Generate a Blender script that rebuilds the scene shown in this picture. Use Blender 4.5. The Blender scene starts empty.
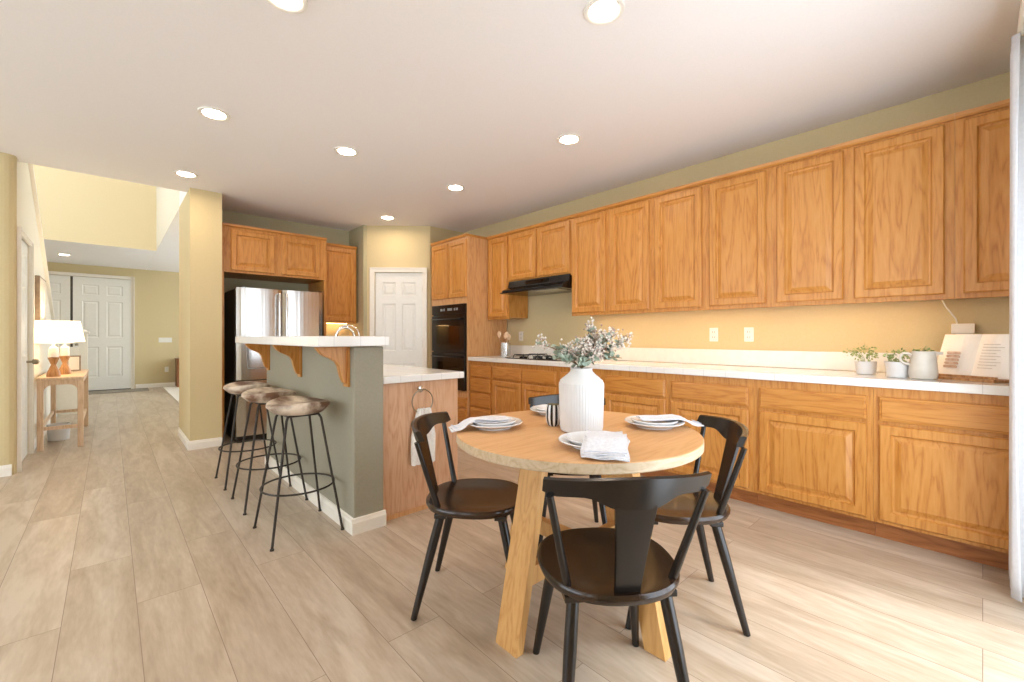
import bpy, bmesh, math, random
from mathutils import Vector, Matrix, noise
random.seed(7)
PI = math.pi
SC = bpy.context.scene
COL = SC.collection

# ------------------------------------------------------------------ camera, world, sun, exposure
TH = math.atan(402 / 435)
cam_d = bpy.data.cameras.new('camera'); cam = bpy.data.objects.new('camera', cam_d); COL.objects.link(cam)
cam.location = (0, 0, 1.15); cam.rotation_euler = (PI / 2, 0, -TH)
cam_d.sensor_width = 36; cam_d.lens = 435 / 1024 * 36; cam_d.shift_y = -4 / 1024; cam_d.clip_start = 0.02
SC.camera = cam
w = bpy.data.worlds.new('world'); SC.world = w; w.use_nodes = True
wb = w.node_tree.nodes['Background']; wb.inputs[0].default_value = (0.80, 0.90, 1.0, 1); wb.inputs[1].default_value = 3.7
sun_d = bpy.data.lights.new('sun', 'SUN'); sun = bpy.data.objects.new('sun', sun_d); COL.objects.link(sun)
sun_d.energy = 1.0; sun_d.angle = math.radians(8); sun_d.color = (1, 0.95, 0.86)
sun.rotation_euler = Vector((-0.24, 0.96, -1.75)).to_track_quat('-Z', 'Y').to_euler()
SC.view_settings.view_transform = 'Standard'; SC.view_settings.look = 'None'
SC.view_settings.gamma = 1; SC.view_settings.use_curve_mapping = False
SC.view_settings.exposure = 0.68

# ------------------------------------------------------------------ materials
def lin(c):
    return tuple(((v / 255) / 12.92 if v / 255 <= 0.04045 else ((v / 255 + 0.055) / 1.055) ** 2.4) for v in c) + (1,)

def base(name, rough=0.5, metal=0.0, spec=0.5):
    m = bpy.data.materials.new(name); m.use_nodes = True
    n = m.node_tree.nodes; l = m.node_tree.links; b = n['Principled BSDF']
    b.inputs['Roughness'].default_value = rough; b.inputs['Metallic'].default_value = metal
    b.inputs['Specular IOR Level'].default_value = spec
    return m, n, l, b

def coords(n, l, scale=(1, 1, 1), rnd=True):
    tc = n.new('ShaderNodeTexCoord'); mp = n.new('ShaderNodeMapping'); mp.inputs['Scale'].default_value = scale
    if rnd:
        oi = n.new('ShaderNodeObjectInfo'); mu = n.new('ShaderNodeMath'); mu.operation = 'MULTIPLY'; mu.inputs[1].default_value = 37.0
        ad = n.new('ShaderNodeVectorMath'); ad.operation = 'ADD'
        l.new(oi.outputs['Random'], mu.inputs[0]); l.new(tc.outputs['Object'], ad.inputs[0]); l.new(mu.outputs[0], ad.inputs[1])
        l.new(ad.outputs[0], mp.inputs[0])
    else:
        l.new(tc.outputs['Object'], mp.inputs[0])
    return mp

def noisy(name, c1, c2, scale=8, rough=0.5, metal=0.0, bump=0.0, spec=0.5, stretch=(1, 1, 1), lo=0.35, hi=0.65, detail=4):
    m, n, l, b = base(name, rough, metal, spec)
    mp = coords(n, l, stretch)
    t = n.new('ShaderNodeTexNoise'); t.inputs['Scale'].default_value = scale; t.inputs['Detail'].default_value = detail
    r = n.new('ShaderNodeValToRGB'); r.color_ramp.elements[0].position = lo; r.color_ramp.elements[1].position = hi
    r.color_ramp.elements[0].color = lin(c1); r.color_ramp.elements[1].color = lin(c2)
    l.new(mp.outputs[0], t.inputs[0]); l.new(t.outputs[0], r.inputs[0]); l.new(r.outputs[0], b.inputs['Base Color'])
    if bump:
        bp = n.new('ShaderNodeBump'); bp.inputs['Strength'].default_value = bump; bp.inputs['Distance'].default_value = 0.01
        l.new(t.outputs[0], bp.inputs['Height']); l.new(bp.outputs[0], b.inputs['Normal'])
    return m

def oak(name, light, mid, dark, axis='z', rough=0.38):
    m, n, l, b = base(name, rough)
    st = {'z': (1, 1, 0.10), 'x': (0.10, 1, 1), 'y': (1, 0.10, 1)}[axis]
    mp = coords(n, l, st)
    # cathedral figure : a distorted wave, plus fine pores
    t = n.new('ShaderNodeTexNoise'); t.inputs['Scale'].default_value = 13; t.inputs['Detail'].default_value = 2; t.inputs['Distortion'].default_value = 0.5
    mul = n.new('ShaderNodeMath'); mul.operation = 'MULTIPLY'; mul.inputs[1].default_value = 13
    fr = n.new('ShaderNodeMath'); fr.operation = 'PINGPONG'; fr.inputs[1].default_value = 1.0
    l.new(mp.outputs[0], t.inputs[0]); l.new(t.outputs[0], mul.inputs[0]); l.new(mul.outputs[0], fr.inputs[0])
    t2 = n.new('ShaderNodeTexNoise'); t2.inputs['Scale'].default_value = 120; t2.inputs['Detail'].default_value = 2
    l.new(mp.outputs[0], t2.inputs[0])
    mx = n.new('ShaderNodeMath'); mx.operation = 'MULTIPLY_ADD'; mx.inputs[1].default_value = 0.42; mx.inputs[2].default_value = 0.0
    l.new(fr.outputs[0], mx.inputs[0])
    ad = n.new('ShaderNodeMath'); ad.operation = 'MULTIPLY_ADD'; ad.inputs[1].default_value = 0.5
    ad.inputs[1].default_value = 0.62; l.new(t2.outputs[0], ad.inputs[0]); l.new(mx.outputs[0], ad.inputs[2])
    r = n.new('ShaderNodeValToRGB'); e = r.color_ramp.elements
    e[0].position = 0.22; e[0].color = lin(dark); e[1].position = 0.85; e[1].color = lin(light)
    k = e.new(0.48); k.color = lin(mid)
    l.new(ad.outputs[0], r.inputs[0]); l.new(r.outputs[0], b.inputs['Base Color'])
    return m

def glow(name, col, strength):
    m = bpy.data.materials.new(name); m.use_nodes = True; n = m.node_tree.nodes; l = m.node_tree.links
    b = n['Principled BSDF']; b.inputs['Base Color'].default_value = lin(col); b.inputs['Emission Color'].default_value = lin(col)
    b.inputs['Emission Strength'].default_value = strength
    return m

def planks():
    m, n, l, b = base('plank_floor', 0.33)
    tc = n.new('ShaderNodeTexCoord'); sp = n.new('ShaderNodeSeparateXYZ'); cb = n.new('ShaderNodeCombineXYZ')
    l.new(tc.outputs['Object'], sp.inputs[0]); l.new(sp.outputs[1], cb.inputs[0]); of = n.new('ShaderNodeMath'); of.inputs[1].default_value = -0.085; l.new(sp.outputs[0], of.inputs[0]); l.new(of.outputs[0], cb.inputs[1])
    br = n.new('ShaderNodeTexBrick'); br.offset = 0.37; br.offset_frequency = 2
    br.inputs['Color1'].default_value = (0, 0, 0, 1); br.inputs['Color2'].default_value = (1, 1, 1, 1); br.inputs['Mortar'].default_value = (0.5, 0.5, 0.5, 1)
    br.inputs['Scale'].default_value = 1; br.inputs['Mortar Size'].default_value = 0.0012; br.inputs['Mortar Smooth'].default_value = 0.2
    br.inputs['Brick Width'].default_value = 1.52; br.inputs['Row Height'].default_value = 0.228
    l.new(cb.outputs[0], br.inputs[0])
    # grain, offset for every plank
    sc = n.new('ShaderNodeVectorMath'); sc.operation = 'SCALE'; sc.inputs[3].default_value = 23
    l.new(br.outputs['Color'], sc.inputs[0])
    ad = n.new('ShaderNodeVectorMath'); ad.operation = 'ADD'; l.new(tc.outputs['Object'], ad.inputs[0]); l.new(sc.outputs[0], ad.inputs[1])
    mp = n.new('ShaderNodeMapping'); mp.inputs['Scale'].default_value = (1, 0.16, 1); l.new(ad.outputs[0], mp.inputs[0])
    t = n.new('ShaderNodeTexNoise'); t.inputs['Scale'].default_value = 9; t.inputs['Detail'].default_value = 6; t.inputs['Distortion'].default_value = 1.2
    l.new(mp.outputs[0], t.inputs[0])
    t2 = n.new('ShaderNodeTexNoise'); t2.inputs['Scale'].default_value = 70; t2.inputs['Detail'].default_value = 3
    l.new(mp.outputs[0], t2.inputs[0])
    mm = n.new('ShaderNodeMath'); mm.operation = 'MULTIPLY_ADD'; mm.inputs[1].default_value = 0.42; l.new(t2.outputs[0], mm.inputs[0]); l.new(t.outputs[0], mm.inputs[2])
    m2 = n.new('ShaderNodeMath'); m2.operation = 'MULTIPLY_ADD'; m2.inputs[1].default_value = 0.16
    l.new(br.outputs['Color'], m2.inputs[0]); l.new(mm.outputs[0], m2.inputs[2])
    r = n.new('ShaderNodeValToRGB'); e = r.color_ramp.elements
    e[0].position = 0.48; e[0].color = lin((166, 146, 124)); e[1].position = 1.0; e[1].color = lin((203, 188, 170))
    k = e.new(0.75); k.color = lin((186, 168, 147))
    l.new(m2.outputs[0], r.inputs[0])
    mix = n.new('ShaderNodeMixRGB'); mix.inputs[2].default_value = lin((128, 108, 92)); l.new(br.outputs['Fac'], mix.inputs[0]); l.new(r.outputs[0], mix.inputs[1])
    l.new(mix.outputs[0], b.inputs['Base Color'])
    bp = n.new('ShaderNodeBump'); bp.inputs['Strength'].default_value = 0.08; bp.inputs['Distance'].default_value = 0.004
    l.new(mm.outputs[0], bp.inputs['Height']); l.new(bp.outputs[0], b.inputs['Normal'])
    return m

def tile(name, c, g, size=0.152, rough=0.12):
    m, n, l, b = base(name, rough)
    tc = n.new('ShaderNodeTexCoord')
    br = n.new('ShaderNodeTexBrick'); br.offset = 0
    br.inputs['Color1'].default_value = lin(c); br.inputs['Color2'].default_value = lin(tuple(v - 4 for v in c)); br.inputs['Mortar'].default_value = lin(g)
    br.inputs['Scale'].default_value = 1; br.inputs['Mortar Size'].default_value = 0.0018; br.inputs['Mortar Smooth'].default_value = 0.6
    br.inputs['Brick Width'].default_value = size; br.inputs['Row Height'].default_value = size
    l.new(tc.outputs['Object'], br.inputs[0]); l.new(br.outputs[0], b.inputs['Base Color'])
    return m

M = {}
M['wall'] = noisy('khaki_wall_paint', (208, 190, 146), (211, 193, 150), 90, 0.75, bump=0.03)
M['cream'] = noisy('cream_wall_paint', (240, 222, 182), (242, 225, 186), 60, 0.75)
M['hallwhite'] = noisy('pale_wall_paint', (230, 222, 204), (233, 225, 208), 60, 0.75)
M['green'] = noisy('shaded_wall_olive', (184, 176, 142), (188, 180, 146), 90, 0.75, bump=0.03)  # olive tone of the walls' shading, put into the colour
M['ceiling'] = noisy('ceiling_paint', (240, 237, 236), (243, 240, 239), 120, 0.85, bump=0.05)
M['trim'] = noisy('white_trim_paint', (236, 230, 218), (239, 233, 222), 30, 0.4)
M['door'] = noisy('white_door_paint', (230, 229, 222), (233, 232, 226), 30, 0.4)
M['floor'] = planks()
M['carpet'] = noisy('pale_carpet', (220, 212, 198), (232, 226, 214), 300, 0.95, bump=0.3)
M['oak'] = oak('honey_oak', (205, 145, 74), (196, 133, 60), (176, 110, 44))
M['oakh'] = oak('honey_oak_horizontal', (202, 141, 69), (193, 129, 56), (174, 107, 42), 'x')
M['oakside'] = oak('pale_oak_panel', (214, 166, 116), (206, 155, 104), (188, 132, 82))
M['oakpanel'] = oak('pinkish_oak_panel', (214, 172, 138), (207, 162, 126), (190, 140, 102))
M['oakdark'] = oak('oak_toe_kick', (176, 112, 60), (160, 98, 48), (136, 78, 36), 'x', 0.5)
M['tile'] = tile('white_tile', (236, 234, 230), (205, 203, 198))
M['splash'] = noisy('white_backsplash', (232, 229, 222), (236, 233, 227), 20, 0.2)
M['tabletop'] = oak('pale_table_wood', (216, 168, 118), (211, 161, 110), (202, 150, 98), 'x', 0.42)
M['tableedge'] = oak('whitewashed_table_edge', (206, 184, 156), (198, 174, 142), (182, 156, 122), 'x', 0.5)
M['tableleg'] = oak('golden_table_leg', (216, 168, 106), (209, 158, 95), (194, 140, 78), 'z', 0.42)
M['black'] = noisy('dark_walnut_lacquer', (20, 16, 14), (36, 27, 22), 14, 0.26, stretch=(1, 1, 0.15))
M['blackseat'] = noisy('dark_brown_seat', (26, 17, 12), (52, 34, 22), 10, 0.2, stretch=(1, 0.12, 1))
M['iron'] = noisy('dark_iron', (44, 38, 34), (58, 50, 44), 60, 0.5, 0.15)
M['drift'] = noisy('mottled_wood_seat', (112, 78, 54), (226, 210, 190), 9, 0.5, stretch=(1, 0.5, 1), lo=0.38, hi=0.6, detail=8)
def steelmat():
    m, n, l, b = base('brushed_steel', 0.24, 1.0)
    b.inputs['Base Color'].default_value = lin((205, 203, 200))
    mp = coords(n, l, (1, 1, 0.01)); t = n.new('ShaderNodeTexNoise'); t.inputs['Scale'].default_value = 14
    l.new(mp.outputs[0], t.inputs[0]); bp = n.new('ShaderNodeBump'); bp.inputs['Strength'].default_value = 0.12; bp.inputs['Distance'].default_value = 0.02
    l.new(t.outputs[0], bp.inputs['Height']); l.new(bp.outputs[0], b.inputs['Normal'])
    return m
M['steel'] = steelmat()
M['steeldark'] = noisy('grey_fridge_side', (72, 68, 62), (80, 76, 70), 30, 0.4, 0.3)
M['chrome'] = noisy('chrome', (210, 208, 204), (220, 218, 214), 5, 0.12, 1.0)
M['brass'] = noisy('aged_nickel', (150, 140, 120), (170, 160, 140), 5, 0.3, 1.0)
M['blk'] = noisy('black_enamel', (14, 14, 15), (20, 20, 21), 20, 0.16)
M['blkglass'] = noisy('black_oven_glass', (10, 9, 9), (14, 13, 12), 3, 0.04)
M['grate'] = noisy('cast_iron_grate', (22, 22, 23), (34, 34, 34), 40, 0.6)
M['greyui'] = noisy('oven_display_print', (120, 122, 124), (150, 150, 150), 60, 0.4)
M['ceramic'] = noisy('white_ceramic', (214, 212, 211), (219, 217, 216), 12, 0.4)
M['plate'] = noisy('white_plate_glaze', (222, 221, 222), (228, 227, 228), 12, 0.18)
M['linen'] = noisy('white_linen', (212, 212, 218), (226, 226, 231), 90, 0.9, bump=0.1)
M['linenblue'] = noisy('blue_napkin_edge', (176, 186, 206), (200, 208, 222), 60, 0.9)
M['towel'] = noisy('white_towel', (224, 220, 214), (238, 235, 230), 120, 0.95, bump=0.2)
M['leaf'] = noisy('sage_leaf', (130, 148, 132), (178, 190, 172), 30, 0.6)
M['leaf2'] = noisy('fresh_green_leaf', (120, 140, 78), (176, 186, 124), 30, 0.6)
M['stem'] = noisy('brown_stem', (120, 100, 76), (140, 118, 90), 40, 0.7)
M['bloom'] = noisy('white_blossom', (206, 192, 180), (228, 220, 210), 60, 0.8)
M['bloom2'] = noisy('dusty_bud', (150, 128, 118), (190, 172, 158), 60, 0.8)
M['jug'] = noisy('stoneware_glaze', (204, 196, 184), (216, 208, 196), 14, 0.35)
M['paper'] = noisy('book_page', (240, 238, 234), (245, 243, 240), 12, 0.7)
M['ink'] = noisy('grey_print', (196, 192, 188), (210, 206, 202), 80, 0.7)
M['cookie'] = noisy('pinkish_print', (190, 160, 140), (222, 200, 184), 40, 0.7)
M['wood'] = oak('tan_wood', (196, 150, 104), (180, 132, 86), (150, 104, 64), 'z')
M['consolewood'] = oak('pale_console_wood', (234, 206, 176), (226, 194, 162), (208, 172, 138), 'z')
M['plastic'] = noisy('white_plastic', (236, 232, 222), (240, 236, 228), 10, 0.4)
M['slot'] = noisy('dark_slot', (70, 64, 56), (80, 74, 66), 10, 0.6)
M['mat'] = noisy('grey_doormat', (130, 122, 112), (156, 148, 136), 120, 0.95)
M['curtain'] = noisy('white_curtain', (206, 206, 210), (212, 212, 216), 60, 0.9)
M['brown'] = oak('brown_cabinet_wood', (150, 96, 58), (134, 82, 46), (110, 64, 34))
M['artside'] = noisy('grey_brown_frame', (142, 122, 104), (160, 140, 120), 30, 0.6)
M['art'] = noisy('muted_canvas', (190, 180, 164), (222, 214, 200), 6, 0.8)
M['bulb'] = glow('downlight_lens', (255, 234, 208), 82)
M['led'] = glow('warm_led_strip', (255, 206, 140), 13)
M['stoneblue'] = noisy('grey_olive_paint', (150, 145, 127), (154, 149, 131), 90, 0.6)
def shade_mat():
    m, n, l, b = base('lit_lampshade', 0.8); b.inputs['Base Color'].default_value = lin((250, 240, 222))
    b.inputs['Emission Color'].default_value = lin((255, 232, 196)); b.inputs['Emission Strength'].default_value = 1.1
    return m
M['shade'] = shade_mat()

# ------------------------------------------------------------------ geometry helpers
class MB:
    def __init__(s): s.v = []; s.f = []; s.m = []; s.mats = []; s.sm = []
    def _mi(s, mat):
        if mat is None: return 0
        if mat not in s.mats: s.mats.append(mat)
        return s.mats.index(mat)
    def add(s, vs, fs, mat=None, smooth=False):
        o = len(s.v); s.v += [tuple(v) for v in vs]
        mi = s._mi(mat)
        for f in fs: s.f.append(tuple(i + o for i in f)); s.m.append(mi); s.sm.append(smooth)
        return s
    def box(s, x0, x1, y0, y1, z0, z1, mat=None, bev=0.0):
        if bev <= 0:
            vs = [(x, y, z) for z in (z0, z1) for y in (y0, y1) for x in (x0, x1)]
            return s.add(vs, [(0, 2, 3, 1), (4, 5, 7, 6), (0, 1, 5, 4), (2, 6, 7, 3), (0, 4, 6, 2), (1, 3, 7, 5)], mat)
        bm = bmesh.new(); bmesh.ops.create_cube(bm, size=1)
        for v in bm.verts: v.co = Vector(((x0 + x1) / 2 + v.co.x * (x1 - x0), (y0 + y1) / 2 + v.co.y * (y1 - y0), (z0 + z1) / 2 + v.co.z * (z1 - z0)))
        bmesh.ops.bevel(bm, geom=bm.edges[:], offset=bev, segments=2, affect='EDGES', profile=0.6)
        bm.verts.ensure_lookup_table()
        s.add([v.co.copy() for v in bm.verts], [[v.index for v in f.verts] for f in bm.faces], mat, False); bm.free(); return s
    def lathe(s, prof, n=32, c=(0, 0, 0), mat=None, flute=0.0, fn=24, sx=1, sy=1):
        vs = []
        for r, z in prof:
            for k in range(n):
                a = 2 * PI * k / n; rr = r * (1 + flute * (math.cos(fn * a) if r > 0.02 else 0))
                vs.append((c[0] + rr * math.cos(a) * sx, c[1] + rr * math.sin(a) * sy, c[2] + z))
        fs = [(i * n + k, i * n + (k + 1) % n, (i + 1) * n + (k + 1) % n, (i + 1) * n + k) for i in range(len(prof) - 1) for k in range(n)]
        o = len(vs)
        if prof[0][0] > 1e-4: fs.append(tuple(range(n))[::-1])
        if prof[-1][0] > 1e-4: fs.append(tuple((len(prof) - 1) * n + k for k in range(n)))
        return s.add(vs, fs, mat, True)
    def tube(s, pts, rad, n=10, mat=None, closed=False, sy=1.0):
        pts = [Vector(p) for p in pts]; N = len(pts)
        rads = rad if isinstance(rad, (list, tuple)) else [rad] * N
        vs = []; up = None
        for i, p in enumerate(pts):
            if closed: t = pts[(i + 1) % N] - pts[i - 1]
            else: t = pts[min(i + 1, N - 1)] - pts[max(i - 1, 0)]
            t.normalize()
            if up is None:
                up = Vector((0, 0, 1)) if abs(t.z) < 0.9 else Vector((0, 1, 0))
            a = t.cross(up).normalized(); b = a.cross(t).normalized(); up = b
            for k in range(n):
                q = 2 * PI * k / n; vs.append(p + (a * math.cos(q) + b * math.sin(q) * sy) * rads[i])
        fs = []
        for i in range(N if closed else N - 1):
            j = (i + 1) % N
            for k in range(n): fs.append((i * n + k, i * n + (k + 1) % n, j * n + (k + 1) % n, j * n + k))
        if not closed: fs.append(tuple(range(n))[::-1]); fs.append(tuple((N - 1) * n + k for k in range(n)))
        return s.add(vs, fs, mat, True)
    def prism(s, poly, x0, x1, axis='x', mat=None):
        # poly: list of (a,b) -> extruded along axis ; x: (x,a,b)  y: (a,y,b)  z: (a,b,z)
        f = {'x': lambda t, a, b: (t, a, b), 'y': lambda t, a, b: (a, t, b), 'z': lambda t, a, b: (a, b, t)}[axis]
        n = len(poly); vs = [f(x0, *p) for p in poly] + [f(x1, *p) for p in poly]
        fs = [tuple(range(n))[::-1], tuple(range(n, 2 * n))] + [(i, (i + 1) % n, n + (i + 1) % n, n + i) for i in range(n)]
        return s.add(vs, fs, mat)
    def rings(s, x0, x1, z0, z1, y, steps, mat=None):
        # nested rectangles on a front facing -y ; steps = [(inset, depth)] ; closes with the inner field
        vs = []
        for ins, d in steps:
            vs += [(x0 + ins, y + d, z0 + ins), (x1 - ins, y + d, z0 + ins), (x1 - ins, y + d, z1 - ins), (x0 + ins, y + d, z1 - ins)]
        fs = []
        for i in range(len(steps) - 1):
            for k in range(4): fs.append((i * 4 + k, i * 4 + (k + 1) % 4, i * 4 + 4 + (k + 1) % 4, i * 4 + 4 + k))
        o = (len(steps) - 1) * 4; fs.append((o, o + 1, o + 2, o + 3))
        return s.add(vs, fs, mat)
    def build(s, name, mat, parent=None, loc=None, rotz=0, fixn=True, bevel=0.0):
        me = bpy.data.meshes.new(name); me.from_pydata(s.v, [], s.f)
        if s.mats:
            for mm in s.mats: me.materials.append(mm)
            for p, i in zip(me.polygons, s.m): p.material_index = i
        else: me.materials.append(mat)
        for p, q in zip(me.polygons, s.sm): p.use_smooth = q
        if fixn:
            bm = bmesh.new(); bm.from_mesh(me); bmesh.ops.recalc_face_normals(bm, faces=bm.faces); bm.to_mesh(me); bm.free()
        me.update()
        o = bpy.data.objects.new(name, me); COL.objects.link(o)
        if any(s.sm):
            try: me.set_sharp_from_angle(angle=math.radians(40))
            except Exception: pass
        if parent: o.parent = parent
        if loc: o.location = loc
        o.rotation_euler.z = rotz
        if bevel:
            md = o.modifiers.new('bevel', 'BEVEL'); md.width = bevel; md.segments = 2; md.limit_method = 'ANGLE'
        return o

def tag(o, label, cat, group=None):
    o['label'] = label; o['category'] = cat
    if group: o['group'] = group
    return o
def thing(name, label, cat, loc=(0, 0, 0), rotz=0, group=None):
    o = bpy.data.objects.new(name, None); COL.objects.link(o); o.location = loc; o.rotation_euler.z = rotz; o.empty_display_size = 0.05
    return tag(o, label, cat, group)
def struct(name, mb, mat, **k):
    o = mb.build(name, mat, **k); o['kind'] = 'structure'; return o
def dup(root, label, loc, rotz=0, group=None):
    r = root.copy(); COL.objects.link(r); r.location = loc; r.rotation_euler.z = rotz; r['label'] = label
    if group: r['group'] = group
    for ch in list(root.children):
        c = ch.copy(); COL.objects.link(c); c.parent = r
        for g in list(ch.children):
            d = g.copy(); COL.objects.link(d); d.parent = c
    return r
def B(*a, **k): return MB().box(*a, **k)

# ------------------------------------------------------------------ room shell
H = 2.67; XR = 3.79; YS = -0.25; XL = -4.2; YF = 6.18; HT = 5.4
struct('floor', B(XL - .2, 4.6, YS - .2, 13.1, -0.1, 0), M['floor'])
struct('floor_carpet', B(0.88, 4.4, 6.5, 12.84, 0.0, 0.012), M['carpet'])
# kitchen and family room ceiling (ends at the two-storey hall), kitchen nook ceiling, lower hall ceilings
c = MB(); c.box(XL, XR + .1, YS - .1, 5.67, H, H + .25); struct('ceiling', c, M['ceiling'])
struct('ceiling_kitchen', B(0.598, XR + .1, 5.67, 6.4, H, H + .25), M['ceiling'])
struct('ceiling_dining', B(0.602, 4.4, 6.4, 12.85, H, H + .25), M['ceiling'])
struct('ceiling_entry', B(-2.4, 0.6, 9.9, 12.85, H, H + .25), M['ceiling'])
struct('ceiling_stairwell', B(-2.4, 0.7, 5.5, 10.1, HT, HT + .1), M['ceiling'])
# right-hand kitchen wall, pantry and fridge walls
struct('wall_right', B(XR, XR + .12, YS - .1, 5.134, 0, H), M['wall'])
struct('wall_pantry_side', B(3.221, XR + .12, 5.134, 5.234, 0, H), M['wall'])
pd = Vector((0.648, -0.563, 0)); PL = pd.length; pang = math.atan2(pd.y, pd.x)
# angled wall with its door opening (local x along wall, y into wall)
dx0, dx1, dtop = 0.105, 0.755, 2.035
pw = MB(); pw.box(0, dx0, 0, .1, 0, H); pw.box(dx1, PL, 0, .1, 0, H); pw.box(dx0, dx1, 0, .1, dtop, H)
struct('wall_pantry', pw, M['wall'], loc=(2.573, 5.697, 0), rotz=pang)
struct('wall_pantry_return', B(2.523, 2.573, 5.697, YF, 0, H), M['green'])
struct('wall_back', B(0.872, 2.573, YF, YF + .22, 0, H), M['green'])
struct('wall_column', B(0.596, 0.872, 5.47, 6.40, 0, H), M['wall'])
# left block and left hall wall with sloped stair cap
lb = MB(); pts = [(-0.58, 6.0), (-0.58, 5.53), (-0.59, 5.50), (-0.615, 5.485), (-0.64, 5.48), (XL, 5.48), (XL, 5.6), (-0.70, 5.6), (-0.70, 6.0)]
lb.prism([(p[0], p[1]) for p in pts[:]], 0, H, 'z'); 
struct('wall_left_corner', MB().prism([(-0.58, 5.56), (-0.58, 5.53), (-0.59, 5.50), (-0.615, 5.485), (-0.64, 5.48), (XL, 5.48), (XL, 5.56)], 0, H, 'z'), M['wall'])
hw = MB()
hw.box(-0.70, -0.58, 5.56, 5.60, 0, 2.06); hw.box(-0.70, -0.58, 6.34, 6.40, 0, 2.06); 
hw.prism([(5.56, 2.06), (6.40, 2.06), (6.40, 2.73), (6.24, 2.83), (5.56, 3.26)], -0.70, -0.58, 'x')
hw.prism([(6.40, 0), (9.2, 0), (9.2, 0.94), (6.40, 2.73)], -0.70, -0.58, 'x')
struct('wall_left', hw, M['hallwhite'])
cap = MB(); cap.prism([(5.70, 3.17), (9.2, 0.94), (9.2, 0.98), (5.70, 3.215)], -0.73, -0.55, 'x'); struct('trim_1', cap, M['trim'])
sm = MB(); sm.box(-2.5, -2.4, 5.56, 6.0, 0, HT); sm.box(-2.5, -2.4, 9.6, 12.95, 0, HT); sm.box(-2.5, -2.4, 6.0, 9.6, 0, 3.1); sm.box(-2.5, -2.4, 6.0, 9.6, 4.7, HT)
struct('wall_stair', sm, M['cream'])
wf = MB()
for y in (6.0, 7.18, 8.36, 9.55): wf.box(-2.48, -2.42, y, y + .05, 3.1, 4.7)
struct('added_stair_window', wf, M['trim'])  # unseen window added to brighten the two-storey hall
sf = MB(); sf.box(-2.4, 0.6, 9.9, 10.02, H + .25, HT); sf.box(-2.4, .6, 9.899, 9.902, H, H + .25); struct('wall_soffit', sf, M['cream'])
struct('wall_upper_right', B(0.60, 0.70, 5.67, 9.9, H + .001, HT), M['hallwhite'])
struct('wall_upper_south', B(-2.4, 0.6, 5.55, 5.67, H + .25, HT), M['cream'])
struct('wall_entry', B(-2.4, 4.5, 12.85, 12.97, 0, H), M['wall'])
dm = MB(); dm.box(4.4, 4.5, 6.4, 7.2, 0, H); dm.box(4.4, 4.5, 12, 12.85, 0, H); dm.box(4.4, 4.5, 7.2, 12, 0, .4); dm.box(4.4, 4.5, 7.2, 12, 2.4, H)
struct('wall_dining_right', dm, M['wall'])
wf = MB()
for y in (7.2, 8.8, 10.4, 11.95): wf.box(4.42, 4.48, y, y + .05, .4, 2.4)
struct('added_dining_window', wf, M['trim'])  # unseen dining window, added to bring daylight into the hall
struct('wall_dining_back', B(2.573, 4.5, 6.3, 6.4, 0, H), M['wall'])
# south wall with a wide patio opening plus an added window, west wall with added windows
sw = MB(); sw.box(XL, -3.6, YS - .12, YS, 0, H); sw.box(-3.6, -1.6, YS - .12, YS, 0, .9); sw.box(-3.6, -1.6, YS - .12, YS, 2.2, H); sw.box(-1.6, 1.0, YS - .12, YS, 0, H); sw.box(2.75, XR + .12, YS - .12, YS, 0, H); sw.box(1.0, 2.75, YS - .12, YS, 2.2, H)
struct('wall_south', sw, M['wall'])
ww = MB(); ww.box(XL - .12, XL, YS, 0.4, 0, H); ww.box(XL - .12, XL, 5.0, 5.56, 0, H); ww.box(XL - .12, XL, .4, 5.0, 2.4, H); ww.box(XL - .12, XL, .4, 5.0, 0, .5)
struct('wall_west', ww, M['wall'])
wf = MB()
for x in (1.0, 1.85, 2.70): wf.box(x, x + .05, YS - .1, YS - .04, 0, 2.2)
wf.box(1.0, 2.75, YS - .1, YS - .04, 2.15, 2.2); wf.box(1.0, 2.75, YS - .1, YS - .04, 0, .05)
for x in (-3.6, -2.63, -1.65): wf.box(x, x + .05, YS - .1, YS - .04, .9, 2.2)  # frames of the unseen window added for more even daylight
struct('patio_and_added_window', wf, M['trim'])
wf = MB()
for y in (0.4, 1.92, 3.44, 4.95): wf.box(XL - .1, XL - .04, y, y + .05, .5, 2.4)
struct('added_west_window', wf, M['trim'])  # unseen west windows, added to light the room

def baseboard(name, x0, y0, x1, y1, side):
    """runs from (x0,y0) to (x1,y1); sticks out to the left of the direction when side=1"""
    d = Vector((x1 - x0, y1 - y0, 0)); L = d.length; a = math.atan2(d.y, d.x)
    prof = [(0, 0), (0.016 * side, 0), (0.016 * side, 0.066), (0.011 * side, 0.076), (0.009 * side, 0.088), (0, 0.092)]
    o = MB().prism(prof, -0.0, L, 'x'); return struct(name, o, M['trim'], loc=(x0, y0, 0), rotz=a)
baseboard('baseboard_column_front', 0.58, 5.47, 0.872, 5.47, -1)
baseboard('baseboard_column_left', 0.596, 5.4705, 0.596, 6.40, 1)
baseboard('baseboard_left_corner', XL, 5.48, -0.60, 5.48, -1)
baseboard('baseboard_left', -0.58, 6.42, -0.58, 9.2, -1)
baseboard('baseboard_entry', 0.42, 12.85, 4.4, 12.85, -1)
baseboard('baseboard_pantry', 0.83, 0, 0.858, 0, -1).location = (2.573, 5.697, 0)

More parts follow.
